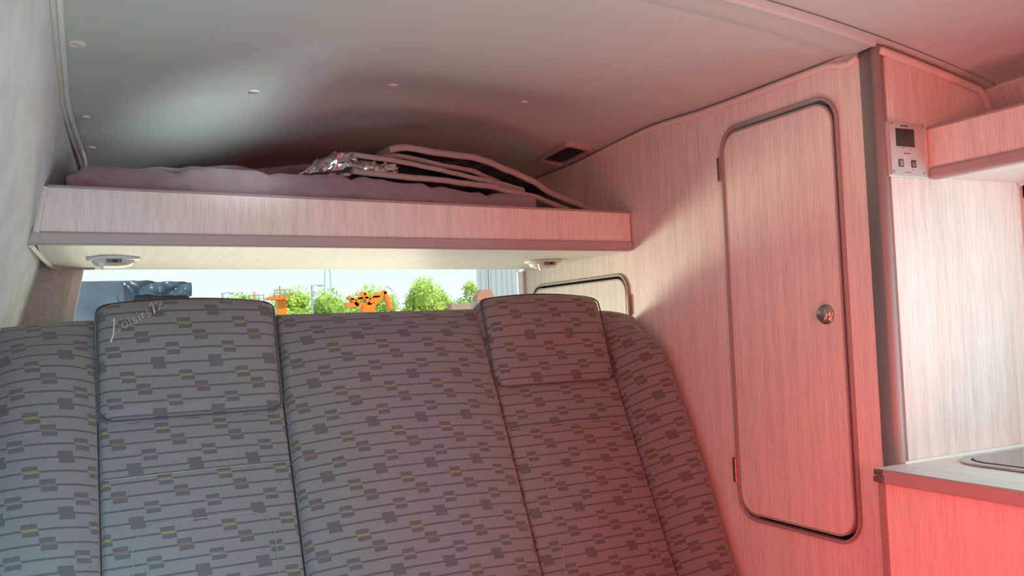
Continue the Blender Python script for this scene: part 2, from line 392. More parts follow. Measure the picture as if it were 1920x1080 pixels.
# end panel towards the kitchen
pts = [(1.40, -1.35), (1.86, -1.35), (1.86, 0.28), (1.80, 0.262), (1.70, 0.456)] + [(x, crown(x) - 0.002) for x in (1.66, 1.60, 1.55, 1.50, 1.45, 1.40)]
V, Fc = prism(pts, 1, WY, WY + 0.016); put('end_panel', V, Fc, WOOD, parent=ward)
# rounded corner post
R_ = 0.012; pts = [(WX - 0.002, 1.192), (WX - 0.002, WY + R_ - 0.004)]
for i in range(9):
    a = math.pi + math.pi / 2 * i / 8
    pts.append((WX - 0.002 + R_ + R_ * math.cos(a), WY - 0.004 + R_ + R_ * math.sin(a)))
pts += [(1.388, WY - 0.004), (1.388, 1.192)]
V, Fc = prism(pts, 2, -1.35, 0.520); cp = put('corner_post', V, Fc, EDGE, parent=ward)
for p in cp.data.polygons: p.use_smooth = len(p.vertices) == 4
# mouldings along the roof
path = [(WX - 0.004, y, ctop(WX, y) - 0.010 - 0.012 * sstep((1.27 - y) / 0.05) + 0.008 * sstep((1.21 - y) / 0.03)) for y in [1.192 + 1.40 * i / 60 for i in range(61)]]
V, Fc = tube(path, 0.0075, 8); put('roof_moulding', V, Fc, MOULD, parent=ward, smooth=True)
path = [(x, WY - 0.004, crown(x) - 0.012) for x in [1.385 + 0.285 * i / 20 for i in range(21)]]
path += [(1.688, WY - 0.004, 0.442), (1.695, WY - 0.004, 0.425), (1.74, WY - 0.004, 0.345), (1.79, WY - 0.004, 0.262)]
V, Fc = tube(path, 0.008, 8); put('roof_moulding', V, Fc, MOULD, parent=ward, smooth=True)
# doors
def round_door(name, y0, y1, z0, z1, r, knob, hinge_y, hinge_z):
    prof_out = rrect(y0 - 0.004, y1 + 0.004, z0 - 0.004, z1 + 0.004, r + 0.004, 8); prof_in = rrect(y0 + 0.003, y1 - 0.003, z0 + 0.003, z1 - 0.003, r - 0.003, 8)
    V, Fc = ring_prism(prof_out, prof_in, 0, WX - 0.007, WX + 0.002)
    put('door_frame', V, Fc, PROFILE, parent=ward, bevel=0.002)
    g = 0.011
    V, Fc = prism(rrect(y0 + g, y1 - 0.004, z0 + g, z1 - g, r - g * 0.6, 8), 0, WX - 0.003, WX + 0.014)
    d = put('door', V, Fc, WOOD, parent=ward)
    V, Fc = ring_prism(rrect(y0 + g - .0005, y1 - 0.0035, z0 + g - .0005, z1 - g + .0005, r - g * 0.6, 8), rrect(y0 + g + 0.0035, y1 - 0.0075, z0 + g + 0.0035, z1 - g - 0.0035, r - g * 0.6 - .0035, 8), 0, WX - 0.0045, WX + 0.010)
    put('door_edging', V, Fc, EDGE, parent=d)
    if knob:
        ky, kz = knob
        V, Fc = disc_lathe((WX - 0.003, ky, kz), [(0.0205, 0), (0.0205, 0.003), (0.019, 0.0045), (0.0155, 0.0045), (0.0150, 0.012), (0.0135, 0.0145), (0.009, 0.016), (0.0005, 0.0162)], '-x', 36)
        put('knob', V, Fc, METAL, parent=d, smooth=True)
    for hz in hinge_z:
        parts = []
        for k in range(3): parts.append(disc_lathe((WX - 0.006, hinge_y, hz - 0.028 + 0.019 * k), [(0.0045, 0), (0.0045, 0.0175)], 'z', 12))
        parts.append(box(WX - 0.006, WX - 0.001, hinge_y - 0.002, hinge_y + 0.011, hz - 0.028, hz + 0.028))
        V, Fc = join(*parts); put('hinge', V, Fc, BRASS, parent=ward)
    return d
round_door('door', D0, D1, DZ0, DZ1, 0.055, (1.311, 0.004), 1.612, (0.362, -0.352))
h = round_door('door', H0, H1, HZ0, HZ1, 0.05, None, 2.024, (0.055,))
h['label'] = 'small hatch door with pale raised rim, low behind the seat'

# ---------------------------------------------------------------- control panel on the wardrobe end
ct = thing('control_panel', (1.437, WY, 0.318), 'small silver heater control panel with dark screen and two buttons on the wardrobe end', 'control panel')
PX0, PX1, PZ0, PZ1 = 1.387, 1.488, 0.263, 0.371
V, Fc = prism(rrect(PX0, PX1, PZ0, PZ1, 0.003, 3), 1, WY - 0.008, WY - 0.0002); put('base', V, Fc, SILVERP, parent=ct, bevel=0.001)
V, Fc = prism(rrect(PX0 + .003, PX1 - .002, PZ0 + .003, PZ1 - .001, 0.003, 3), 1, WY - 0.012, WY - 0.008); put('faceplate', V, Fc, SILVERP, parent=ct)
V, Fc = box(1.4055, 1.4565, WY - 0.0128, WY - 0.011, 0.3215, 0.3565); put('screen', V, Fc, mat('dark_lcd', (0.045, 0.045, 0.042), 0.25), parent=ct)
for (x, ic) in ((1.4155, 0), (1.4505, 1)):
    V, Fc = prism(rrect(x - .0065, x + .0065, 0.2815, 0.2965, 0.0022, 4), 1, WY - 0.0132, WY - 0.011); bt = put('button', V, Fc, mat('dark_button', (0.07, 0.06, 0.06), 0.4), parent=ct)
    if ic == 0: V, Fc = join(*[box(x - .004, x + .004, WY - .0136, WY - .013, z, z + .0018) for z in (.2843, .2878, .2913)])
    else: V, Fc = tube([(x + .0032 * math.sin(a * .6), WY - .0134, .289 + .0042 * math.cos(a * .6)) for a in range(1, 10)] , 0.0006, 5)
    put('icon', V, Fc, SILVERP, parent=bt)
PRINT = mat('grey_print', (0.13, 0.10, 0.10), 0.6)
parts = [box(a, b_, WY - .0123, WY - .0119, z, z + hh) for a, b_, z, hh in [(1.4205, 1.4405, .3608, .0030), (1.4190, 1.4245, .3178, .0012), (1.4405, 1.4460, .3168, .0012), (1.4245, 1.4420, .3075, .0018), (1.4455, 1.4515, .2768, .0012), (1.4235, 1.4440, .2712, .0013)]]
V, Fc = join(*parts); put('printing', V, Fc, PRINT, parent=ct, kind='stuff')
for x, z in ((PX0 + .008, PZ0 + .008), (PX1 - .007, PZ0 + .008), (PX0 + .008, PZ1 - .006), (PX1 - .007, PZ1 - .006)):
    V, Fc = disc_lathe((x, WY - 0.012, z), [(0.0030, 0), (0.0028, 0.001), (0.0012, 0.0014), (0.0005, 0.0006)], '-y', 14); put('screw', V, Fc, METAL, parent=ct, smooth=True)

# ---------------------------------------------------------------- kitchen: wall shelf, worktop, unit, sink
ks = thing('wall_shelf', (1.65, 0.4, 0.267), 'pale laminate storage shelf with mauve edging above the worktop, right of the control panel', 'shelf')
V, Fc = box(1.510, 1.524, -0.6, WY - 0.001, 0.285, 0.364); put('front_board', V, Fc, WOOD, parent=ks)
V, Fc = box(1.505, 1.530, -0.6, WY - 0.001, 0.262, 0.287); put('lower_edging', V, Fc, EDGE, parent=ks, bevel=0.006)
V, Fc = box(1.507, 1.526, -0.6, WY - 0.001, 0.362, 0.367); put('upper_edging', V, Fc, PROFILE, parent=ks, bevel=0.002)
V, Fc = box(1.524, 1.797, -0.6, WY - 0.001, 0.267, 0.281); put('bottom_board', V, Fc, WOODH, parent=ks)

CZ = -0.283
ku = thing('kitchen_unit', (1.55, 0.4, -1.35), 'reddish lit pale laminate kitchen base unit under the worktop', 'cabinet')
V, Fc = box(1.318, 1.334, -0.8, 1.152, -1.27, CZ - 0.024); put('front_board', V, Fc, WOOD, parent=ku)
V, Fc = box(1.338, 1.79, -0.8, 1.15, -1.35, CZ - 0.026); put('carcass', V, Fc, WOOD, parent=ku)
V, Fc = box(1.312, 1.320, 1.142, 1.154, -1.30, CZ - 0.024); put('side_edging', V, Fc, PROFILE, parent=ku)
kt = thing('worktop', (1.55, 0.4, CZ - 0.022), 'pale grey kitchen worktop with mauve front edge beside the wardrobe', 'worktop')
V, Fc = box(1.305, 1.795, -0.8, 1.152, CZ - 0.023, CZ); put('board', V, Fc, WOODH, parent=kt)
V, Fc = box(1.296, 1.306, -0.8, 1.128, CZ - 0.025, CZ + 0.0005); put('front_edging', V, Fc, EDGE, parent=kt, bevel=0.003)
V, Fc = join(box(1.298, 1.308, 1.130, 1.152, CZ - 0.024, CZ - 0.013), box(1.300, 1.310, 1.130, 1.152, CZ - 0.011, CZ - 0.001)); put('end_clip', V, Fc, BRASS, parent=kt, bevel=0.0015)
V, Fc = box(1.38, 1.79, 1.146, 1.1545, CZ, CZ + 0.004); put('sealant_strip', V, Fc, WHITE, parent=kt)
sk = thing('sink', (1.60, 0.85, CZ), 'steel rimmed sink with smoked glass lid set into the worktop', 'sink')
def rr2(i): return rrect(1.445 + i, 1.765 - i, 0.45 + i, 1.118 - i, 0.075 - i * 0.8, 8)
V, Fc = ring_prism(rr2(0), rr2(0.016), 2, CZ + 0.0005, CZ + 0.005); put('rim', V, Fc, mat('pale_steel_rim', (0.55, 0.53, 0.52), 0.35, 0.8), parent=sk, bevel=0.0015)
V, Fc = ring_prism(rr2(0.016), rr2(0.021), 2, CZ + 0.0005, CZ + 0.002); put('seal', V, Fc, DARK, parent=sk)
V, Fc = prism(rr2(0.021), 2, CZ + 0.001, CZ + 0.0065); put('glass_lid', V, Fc, mat('smoked_glass_lid', (0.16, 0.17, 0.17), 0.07, 0.0, 0.8), parent=sk, bevel=0.001)

# ---------------------------------------------------------------- storage shelf over the rear window
sh = thing('overhead_shelf', (0.65, 2.0, 0.21), 'pale laminate overhead shelf with deep front board, spanning above the rear window', 'shelf')
def fz(x, z_l, z_r): return z_l + (z_r - z_l) * (x + 0.08) / 1.455
top = lambda x: fz(x, 0.331, 0.309) ; low = lambda x: fz(x, 0.236, 0.2285); bot = lambda x: fz(x, 0.212, 0.204)
nx = 30
def strip(x0b, x0t, x1, zb, zt, y0b, y0t, y1):
    V = []
    for i in range(nx + 1):
        t = i / nx; xb = x0b + (x1 - x0b) * t; xt = x0t + (x1 - x0t) * t
        V += [(xb, y0b, zb(xb)), (xt, y0t, zt(xt)), (xt, y1, zt(xt)), (xb, y1, zb(xb))]
    Fc = [(0, 1, 2, 3), (4 * nx + 3, 4 * nx + 2, 4 * nx + 1, 4 * nx)]
    for i in range(nx):
        for k in range(4): Fc.append((4 * i + k, 4 * (i + 1) + k, 4 * (i + 1) + (k + 1) % 4, 4 * i + (k + 1) % 4))
    return V, Fc
V, Fc = strip(-0.088, -0.066, 1.369, low, top, 2.0, 2.0, 2.014); put('front_board', V, Fc, WOOD, parent=sh)
V, Fc = strip(-0.103, -0.094, 1.373, bot, lambda x: low(x) + .002, 1.999, 1.993, 2.022); put('lower_edging', V, Fc, EDGE, parent=sh, bevel=0.004)
V, Fc = strip(-0.063, -0.063, 1.369, lambda x: top(x) - .001, lambda x: top(x) + .005, 1.996, 1.996, 2.018); put('upper_edging', V, Fc, PROFILE, parent=sh, bevel=0.002)
V, Fc = strip(-0.084, -0.084, 1.369, lambda x: bot(x) + .001, lambda x: bot(x) + .014, 2.010, 2.010, 2.658)
put('bottom_board', V, Fc, WOODH, parent=sh)
V, Fc = tube([(-0.084, 1.997, low(-.07)), (-0.066, 1.997, top(-.06))], 0.007, 8); put('end_moulding', V, Fc, MOULD, parent=sh)
V, Fc = tube([(-0.094, 2.02, 0.2125), (-0.085, 2.30, 0.2125), (-0.072, 2.57, 0.2125), (-0.05, 2.60, 0.212), (0.03, 2.60, 0.212)], 0.0055, 8); put('end_moulding', V, Fc, MOULD, parent=sh)
V, Fc = disc_lathe((-0.100, 1.998, 0.217), [(0.003, 0), (0.002, 0.004), (0.0005, 0.005)], '-y', 12); put('screw', V, Fc, METAL, parent=sh)

# two dome lamps under the shelf
def dome_lamp(x, y, r, label):
    z = bot(x)
    o = thing('dome_lamp', (x, y, z), label, 'lamp', 'round lamps under the overhead shelf')
    V, Fc = disc_lathe((x, y, z), [(r, -0.001), (r * 1.02, 0.003), (r * 0.97, 0.006), (r * 0.80, 0.007)], '-z', 40); put('base', V, Fc, WHITE, parent=o, smooth=True)
    V, Fc = disc_lathe((x, y, z), [(r * 0.80, 0.0065), (r * 0.78, 0.012), (r * 0.66, 0.019), (r * 0.4, 0.0235), (0.0005, 0.025)], '-z', 40); put('dome', V, Fc, WHITE, parent=o, smooth=True)
    V, Fc = box(x - 0.017, x + 0.017, y - r * 0.86, y - r * 0.70, z - 0.0155, z - 0.0065); sw = put('switch', V, Fc, mat('grey_switch', (0.20, 0.19, 0.18), 0.5), parent=o, bevel=0.001)
    V, Fc = box(x - 0.004, x + 0.006, y - r * 0.90, y - r * 0.70, z - 0.014, z - 0.009); put('switch_button', V, Fc, DARK, parent=sw)
    V, Fc = prism([(x - 0.034, z - 0.012), (x - 0.020, z - 0.014), (x - 0.024, z - 0.031), (x - 0.028, z - 0.031)], 1, y - r * 0.62, y - r * 0.5); put('clip', V, Fc, WHITE, parent=o)
    return o
dome_lamp(0.068, 2.30, 0.060, 'white round dome lamp under the shelf at its left end')
dome_lamp(1.262, 2.32, 0.056, 'white round dome lamp under the shelf near the wardrobe')

# ---------------------------------------------------------------- quilted mattress on the shelf
seams = [-0.005, 0.197, 0.395, 0.593, 0.792, 0.96]
def quilt(name, x0, x1, yf, yb, zb, ztf, amp, seamx, label, m, nxx=170, seedn=0.0, taper=1.0, parent=None):
    prof_n = 36
    def fn(a, b):
        x = x0 + (x1 - x0) * a; zt = ztf(x)
        h = zt - zb
        # path: front bottom -> front top (rounded) -> back top -> back bottom
        t = b * 3
        r = 0.028
        if t < 1: y, z = yf + 0.004 * math.sin(t * 3.1), zb + (h - r) * t
        elif t < 1.35:
            an = (t - 1) / 0.35 * math.pi / 2; y, z = yf + r * (1 - math.cos(an)), zt - r + r * math.sin(an)
        elif t < 2.6: y, z = yf + r + (yb - yf - r) * (t - 1.35) / 1.25, zt
        else: y, z = yb, zt - h * (t - 2.6) / 0.4
        g = min(abs(x - s - 0.008 * math.sin(z * 60 + s * 30)) for s in seamx)
        puff = 1 - math.exp(-(g / 0.016) ** 1.2)
        hz = max(0, math.sin(min(1, max(0, (z - zb) / h)) * math.pi))
        if t < 1.0: y -= amp * puff * (0.5 + 0.7 * hz)
        else: z += amp * 0.8 * (puff - 0.5)
        nn = noise.noise(Vector((x * 11 + seedn, y * 11, z * 14))) * 0.009 + noise.noise(Vector((x * 35 + seedn, y * 30, z * 40))) * 0.003
        end = min(1, min(a, 1 - a) * 40)
        z = zb + (z - zb) * (0.90 + 0.10 * end)
        return (x, y - nn, z + nn)
    V, Fc = grid(nxx, prof_n, fn)
    w_ = nxx + 1
    Fc.append(tuple(j * w_ for j in range(prof_n + 1))); Fc.append(tuple(j * w_ + nxx for j in reversed(range(prof_n + 1))))
    o = put(name, V, Fc, m, smooth=True, parent=parent)
    if label: tagit(o, label, 'mattress')
    return o
quilt('quilted_mattress', -0.028, 1.095, 2.035, 2.34, 0.2265, lambda x: 0.387 - 0.030 * sstep((x - 0.45) / 0.65) + 0.003 * math.sin(x * 25), 0.016, seams,
      'mauve quilted mattress lying on the overhead shelf behind its front board', MAUVE)
quilt('bolster_cushion', 0.00, 0.80, 2.36, 2.60, 0.2265, lambda x: 0.425 + 0.040 * sstep(x / 0.3), 0.006, [0.3, 0.62],
      'darker mauve padded bolster behind the quilted mattress, against the roof', MAUVE, nxx=80, seedn=5.0)

# ---------------------------------------------------------------- folded foil sun shield
fs = thing('folded_sun_shield', (0.95, 2.15, 0.36), 'folded silver foil windscreen shield with taupe felt edges, on top of the quilted mattress', 'sun shield')
def sheet(prof, yf, yb, th, seedn, label=None, lift=0.0):
    P = smooth_path([(x, 0, z) for x, z in prof], 7); n = len(P); ny = 8; V = []; Fc = []; mi = []
    for j in range(ny + 1):
        for i, p in enumerate(P):
            a = P[max(i - 1, 0)]; c = P[min(i + 1, n - 1)]; tn = (c - a).normalized(); nr = Vector((-tn.z, 0, tn.x))
            if nr.z < 0: nr = -nr
            y = yf + (yb - yf) * j / ny + 0.012 * noise.noise(Vector((p.x * 9 + seedn, 0, seedn)))
            wv = 0.0035 * noise.noise(Vector((p.x * 22 + seedn, y * 14, 3)))
            base = Vector((p.x, y, p.z + wv + lift * j / ny)) 
            V.append(tuple(base + nr * th / 2)); V.append(tuple(base - nr * th / 2))
    w_ = 2 * n
    for j in range(ny):
        for i in range(n - 1):
            a = j * w_ + 2 * i; b_ = (j + 1) * w_ + 2 * i
            Fc.append((a, a + 2, b_ + 2, b_)); mi.append(0)
            Fc.append((a + 1, b_ + 1, b_ + 3, a + 3)); mi.append(0)
    for i in range(n - 1):
        a = 2 * i; Fc.append((a, a + 1, a + 3, a + 2)); mi.append(1)
        a = ny * w_ + 2 * i; Fc.append((a, a + 2, a + 3, a + 1)); mi.append(1)
    for j in range(ny):
        for e in (0, 2 * (n - 1)):
            a = j * w_ + e; b_ = (j + 1) * w_ + e; Fc.append((a, b_, b_ + 1, a + 1)); mi.append(1)
    o = put('foil_layer', V, Fc, [FOIL, FELT], parent=fs)
    for p, k in zip(o.data.polygons, mi): p.material_index = k
    # rolled felt binding along the front edge
    ed = [((Vector(V[2 * i]) + Vector(V[2 * i + 1])) / 2) for i in range(n)]
    tv, tf = tube(ed, th * 0.56, 8); put('felt_binding', tv, tf, FELT, parent=o, smooth=True)
    return o
sheet([(0.700, 0.468), (0.745, 0.474), (0.803, 0.467), (0.908, 0.459), (0.985, 0.443), (1.08, 0.410), (1.178, 0.366), (1.279, 0.330), (1.330, 0.318)], 2.07, 2.42, 0.016, 1.0)
sheet([(0.690, 0.452), (0.735, 0.455), (0.846, 0.436), (0.922, 0.427), (0.999, 0.402), (1.086, 0.372), (1.159, 0.336), (1.205, 0.320)], 2.09, 2.40, 0.012, 2.0)
sheet([(0.605, 0.450), (0.650, 0.444), (0.744, 0.434), (0.846, 0.417), (0.952, 0.398), (1.03, 0.386), (1.075, 0.378), (1.055, 0.371), (1.00, 0.386), (0.96, 0.391)], 2.07, 2.38, 0.012, 3.0)
sheet([(0.600, 0.404), (0.644, 0.400), (0.742, 0.394), (0.875, 0.387), (0.966, 0.378), (1.045, 0.364), (1.118, 0.351), (1.205, 0.322)], 2.055, 2.38, 0.014, 4.0)
# crumpled end
cs = [(0.468, 0.3945, 0.398, .01), (0.490, 0.391, 0.410, .05), (0.520, 0.387, 0.432, .10), (0.545, 0.384, 0.440, .14), (0.572, 0.381, 0.458, .17), (0.600, 0.381, 0.460, .17), (0.632, 0.384, 0.455, .16), (0.660, 0.386, 0.450, .14), (0.690, 0.390, 0.448, .12), (0.72, 0.396, 0.446, .10)]
def cs_at(a):
    x = cs[0][0] + (cs[-1][0] - cs[0][0]) * a
    for p, q in zip(cs, cs[1:]):
        if x <= q[0] + 1e-9:
            t = (x - p[0]) / (q[0] - p[0]); return x, *[p[k] + (q[k] - p[k]) * t for k in (1, 2, 3)]
def cfn(a, b):
    x, z0, z1, dp = cs_at(a); an = b * 2 * math.pi
    z1 += 0.010 * math.sin(math.pi * min(1, a * 1.15)); z0 -= 0.003; cz = (z0 + z1) / 2; rz = (z1 - z0) / 2; ry = dp / 2
    y = 2.075 + ry - ry * math.cos(an); z = cz + rz * math.sin(an)
    v = Vector((x * 38, y * 38, z * 45)); k = noise.cell(v * 1.4) * 0.004 + abs(noise.noise(v)) * 0.012
    return (x + k * 0.5, y - k * 1.3 + 0.01 * (noise.noise(v * .5)), z + (k - 0.005) * 0.7 * (1 if math.sin(an) > 0 else -0.3))
V, Fc = grid(34, 40, cfn)
Fc = [f for f in Fc]
Fc2 = []
w_ = 35
V = [v for v in V[:-w_]]
for j in range(40):
    for i in range(34):
        a, b_ = j * w_ + i, ((j + 1) % 40) * w_ + i; Fc2 += [(a, a + 1, b_ + 1), (a, b_ + 1, b_)]
Fc2.append(tuple(j * w_ for j in range(40))); Fc2.append(tuple(j * w_ + 34 for j in reversed(range(40))))
put('crumpled_end', V, Fc2, mat('crumpled_foil', (0.66, 0.65, 0.63), 0.18, 1.0), parent=fs)

# ---------------------------------------------------------------- roof vent near the wardrobe
vz = lambda y: ceil_z(1.30, y)
rv = thing('roof_vent', (1.30, 2.22, vz(2.2)), 'shallow dark roof vent with taupe rim, in the roof corner above the sun shield', 'vent')
def tilt(V, y0=2.22):
    return [(x, y, z + ceil_z(x, y)) for x, y, z in V]
V, Fc = ring_prism(rrect(1.258, 1.350, 2.135, 2.335, 0.018, 5), rrect(1.268, 1.340, 2.150, 2.322, 0.012, 5), 2, -0.014, 0.003); put('rim', tilt(V), Fc, EDGE, parent=rv, bevel=0.003)
V, Fc = prism(rrect(1.268, 1.340, 2.150, 2.322, 0.012, 5), 2, -0.004, -0.001); put('grille', tilt(V), Fc, DARK, parent=rv)
for k in range(7):
    y = 2.162 + k * 0.023; V, Fc = box(1.269, 1.339, y, y + 0.003, -0.006, -0.004); put('slat', tilt(V), Fc, DARK, parent=rv)

# ---------------------------------------------------------------- rear bench seat
KS = 0.5; NRM = Vector((0, -1, KS)).normalized(); DWN = Vector((0, -KS, -1)).normalized()
TOP0 = Vector((0, 2.0, 0.05))
bench = thing('rear_bench_seat', (0.6, 1.75, -1.35), 'wide reclined bench seat in patterned grey cloth, in front of the rear window', 'bench seat')
def surf(x, s, d): return Vector((x, 0, 0)) + TOP0 + DWN * s + NRM * d
def lobe(name, x0, x1, s0, s1, thick, dfun, ux, vs_, label=None, nx=44, rt=0.035, rb=0.0, redge=0.02, topcurve=None, material=CLOTH, xl=None, anchor=0.5):
    """one upholstered lobe: front height field with rolled top, bottom and side edges"""
    # path param along s : back-top -> rolled top -> front -> (rolled) bottom
    path = [(s0, -thick, 0.0)]
    for i in range(8):
        a = math.pi / 2 * i / 7
        path.append((s0 + rt - rt * math.cos(math.pi/2 - a) if False else s0 + rt * (1 - math.sin(a)), -rt + rt * 1.0 * math.cos(a) - 0.0, a))
    # order: a=pi/2 is the very top (s=s0,d=-rt) ; a=0 is front (s=s0+rt,d=0)
    path = [(s0 + 0.0, -thick)] + [(s0 + rt * (1 - math.sin(math.pi / 2 * (1 - i / 7))), -rt + rt * math.cos(math.pi / 2 * (1 - i / 7))) for i in range(8)]
    ns = max(4, int((s1 - s0) / 0.014)); e1 = s1 - rb
    for i in range(1, ns + 1): path.append((s0 + rt + (e1 - s0 - rt) * i / ns, 0.0))
    if rb:
        for i in range(1, 8): a = math.pi / 2 * i / 7; path.append((e1 + rb * math.sin(a), -rb + rb * math.cos(a)))
    path.append((s1, -thick))
    # arc length for uv
    L_ = [0.0]
    for p, q in zip(path, path[1:]): L_.append(L_[-1] + math.hypot(q[0] - p[0], q[1] - p[1]))
    iref = 9; sref = path[iref][0]; lref = L_[iref]
    V = []; UV = []; n = nx + 5
    for (s, d), l in zip(path, L_):
        row = []
        for i in range(-2, nx + 3):
            t = min(1, max(0, i / nx)); t = 0.5 - 0.5 * math.cos(math.pi * t) if 0 < i < nx else t
            t = 0.35 * t + 0.65 * (i / nx) if 0 < i < nx else t
            xa, xb = (x0, x1) if xl is None else xl(s)
            x = xa + (xb - xa) * t
            dd = dfun(t, s) if d > -thick + 1e-6 else 0
            sc = sstep((d + thick) / thick) if d < 0 else 1
            ds = 0.0 if topcurve is None else topcurve(t) * max(0.0, 1 - (s - s0) / 0.12)
            if i < 0 or i > nx: dq = -thick
            elif i == 0 or i == nx: dq = min(d, -redge) + dd * sc * 0.0
            else: dq = d + dd * sc
            if i == 0 or i == nx: dq = max(-thick, d - redge + dd * sc * 0.55)
            pt = surf(x, s + ds, dq); row.append((x, dq)); V.append(tuple(pt)); UV.append([x, (sref + (l - lref) - vs_) / 0.106])
        cum = [0.0]
        for p, q in zip(row, row[1:]): cum.append(cum[-1] + math.hypot(q[0] - p[0], (q[1] - p[1]) * 0.8))
        ia = 2 + int(nx * anchor)
        for q in range(n): UV[len(UV) - n + q][0] = (row[ia][0] + cum[q] - cum[ia] - ux) / 0.1115
    m = len(path)
    Fc = [(j * n + i, (j + 1) * n + i, (j + 1) * n + i + 1, j * n + i + 1) for j in range(m - 1) for i in range(n - 1)]
    return put(name, V, Fc, material, parent=bench, smooth=True, uvs=UV, label=label)
def bul(B, p=2.6, q=1.0):
    return lambda t, s: B * (1 - abs(2 * t - 1) ** p) ** q
SB = 0.95
def fade(s, a, b): return sstep((s - a) / (b - a))
# left bolster, left panel, centre, right panel, right bolster
def leftx(s): return (-0.150 - 0.04 * sstep(s / 0.5), 0.0215)
def rightx(s): return (1.241, 1.356 + 0.012 * sstep(s / 0.3))
lobe('left_bolster', -0.15, 0.022, -0.012, SB, 0.13, lambda t, s: 0.012 + 0.040 * fade(s, -0.02, 0.12) * (1 - abs(2 * t - 1.0) ** 2.4), -0.09, 0.226, xl=leftx, topcurve=lambda t: 0.012 * (1 - t) ** 2)
lobe('left_panel', 0.023, 0.3875, 0.0, SB, 0.11, lambda t, s: -0.035 + 0.035 * fade(s, 0.12, 0.20) + 0.006 * (1 - abs(2 * t - 1) ** 2), 0.139, 0.248)
lobe('centre_panel', 0.3895, 0.892, -0.014, SB, 0.13, lambda t, s: 0.010 + 0.040 * fade(s, -0.02, 0.10) * (1 - abs(2 * t - 1) ** 2.6), 0.5005, 0.209)
lobe('right_panel', 0.894, 1.239, 0.0, SB, 0.11, lambda t, s: -0.035 + 0.035 * fade(s, 0.12, 0.20) + 0.006 * (1 - abs(2 * t - 1) ** 2), 0.9665, 0.234)
def rb_d(t, s):
    edge = 0.055 * fade(s, 0.05, 0.20) * (1 - 0.35 * fade(s, 0.45, 0.75))
    return 0.006 + 0.046 * fade(s, -0.02, 0.14) * (1 - abs(2 * t - 1) ** 2.2) * 1.0 + edge * min(1, t * 1.3)
lobe('right_bolster', 1.241, 1.366, 0.0, SB, 0.13, rb_d, 1.25, 0.2165, xl=rightx, topcurve=lambda t: 0.020 * t * t, redge=0.03, anchor=0.15)
# head cushions set into the panels
def headrest(x0, x1, s0, s1, ux, vs_, label):
    r = 0.026; nu, nv = 48, 36; d0 = 0.052; V = []; UV = []
    P = rrect(x0, x1, s0, s1, r, 6)
    cx, cy = (x0 + x1) / 2, (s0 + s1) / 2; n = len(P)
    # dense outline
    dens = []
    for i in range(n):
        a, b_ = P[i], P[(i + 1) % n]; k = max(1, int(math.hypot(b_[0] - a[0], b_[1] - a[1]) / 0.014))
        for q in range(k): dens.append((a[0] + (b_[0] - a[0]) * q / k, a[1] + (b_[1] - a[1]) * q / k))
    n = len(dens)
    rings = [(0.0, -0.085), (0.0, 0.018), (0.004, 0.034), (0.010, 0.043), (0.020, 0.0485)] + [(0.02 + 0.10 * k / 6, 0.0485 + 0.0055 * math.sin(math.pi / 2 * k / 6)) for k in range(1, 6)]
    for ins, d_ in rings:
        for (x, s) in dens:
            d = d_ - (0.026 * sstep((s - s0) / (s1 - s0)) if d_ > 0 else 0)
            fx = (x - cx) / ((x1 - x0) / 2); fs_ = (s - cy) / ((s1 - s0) / 2)
            L_ = max(abs(fx), abs(fs_), 1e-6)
            k = 1 - ins / min((x1 - x0) / 2, (s1 - s0) / 2)
            xx, ss = cx + (x - cx) * k, cy + (s - cy) * k
            # top edge rolls back and crowns a little
            cr_ = -0.014 * (1 - ((xx - cx) / ((x1 - x0) / 2)) ** 2) * max(0, 1 - (ss - s0) / 0.08)
            roll = -0.022 * max(0, 1 - (ss - s0) / 0.034) ** 2
            V.append(tuple(surf(xx, ss + cr_, d + (roll if d > 0 else 0)))); UV.append(((xx - ux) / 0.1115, (ss - vs_) / 0.106))
    m = len(rings)
    Fc = [(j * n + i, j * n + (i + 1) % n, (j + 1) * n + (i + 1) % n, (j + 1) * n + i) for j in range(m - 1) for i in range(n)]
    V.append(tuple(surf(cx, cy, 0.054 - 0.013))); UV.append(((cx - ux) / 0.1115, (cy - vs_) / 0.106)); c = len(V) - 1
    Fc += [((m - 1) * n + i, (m - 1) * n + (i + 1) % n, c) for i in range(n)]
    Fc = [tuple(reversed(f)) for f in Fc]
    o = put('headrest', V, Fc, CLOTH, parent=bench, smooth=True, uvs=UV, label=label)
    pip = []
    for (x, s) in dens:
        cr_ = -0.014 * (1 - ((x - cx) / ((x1 - x0) / 2)) ** 2) * max(0, 1 - (s - s0) / 0.08); s2 = cy + (s - cy) * 0.965; roll = -0.022 * max(0, 1 - (s2 - s0) / 0.034) ** 2
        pip.append(surf(cx + (x - cx) * 0.978, cy + (s - cy) * 0.965 + cr_, 0.0385 + roll - 0.026 * sstep((s - s0) / (s1 - s0))))
    tv, tf = tube(pip, 0.0022, 6, closed=True); put('piping', tv, tf, PIPING, parent=o, smooth=True)
    return o
h1 = headrest(0.020, 0.385, -0.030, 0.234, 0.079, 0.036 + 0.0015, 'wide head cushion with lettering on its upper left')
h2 = headrest(0.884, 1.234, -0.022, 0.221, 0.941, 0.0145, 'plain head cushion on the right')
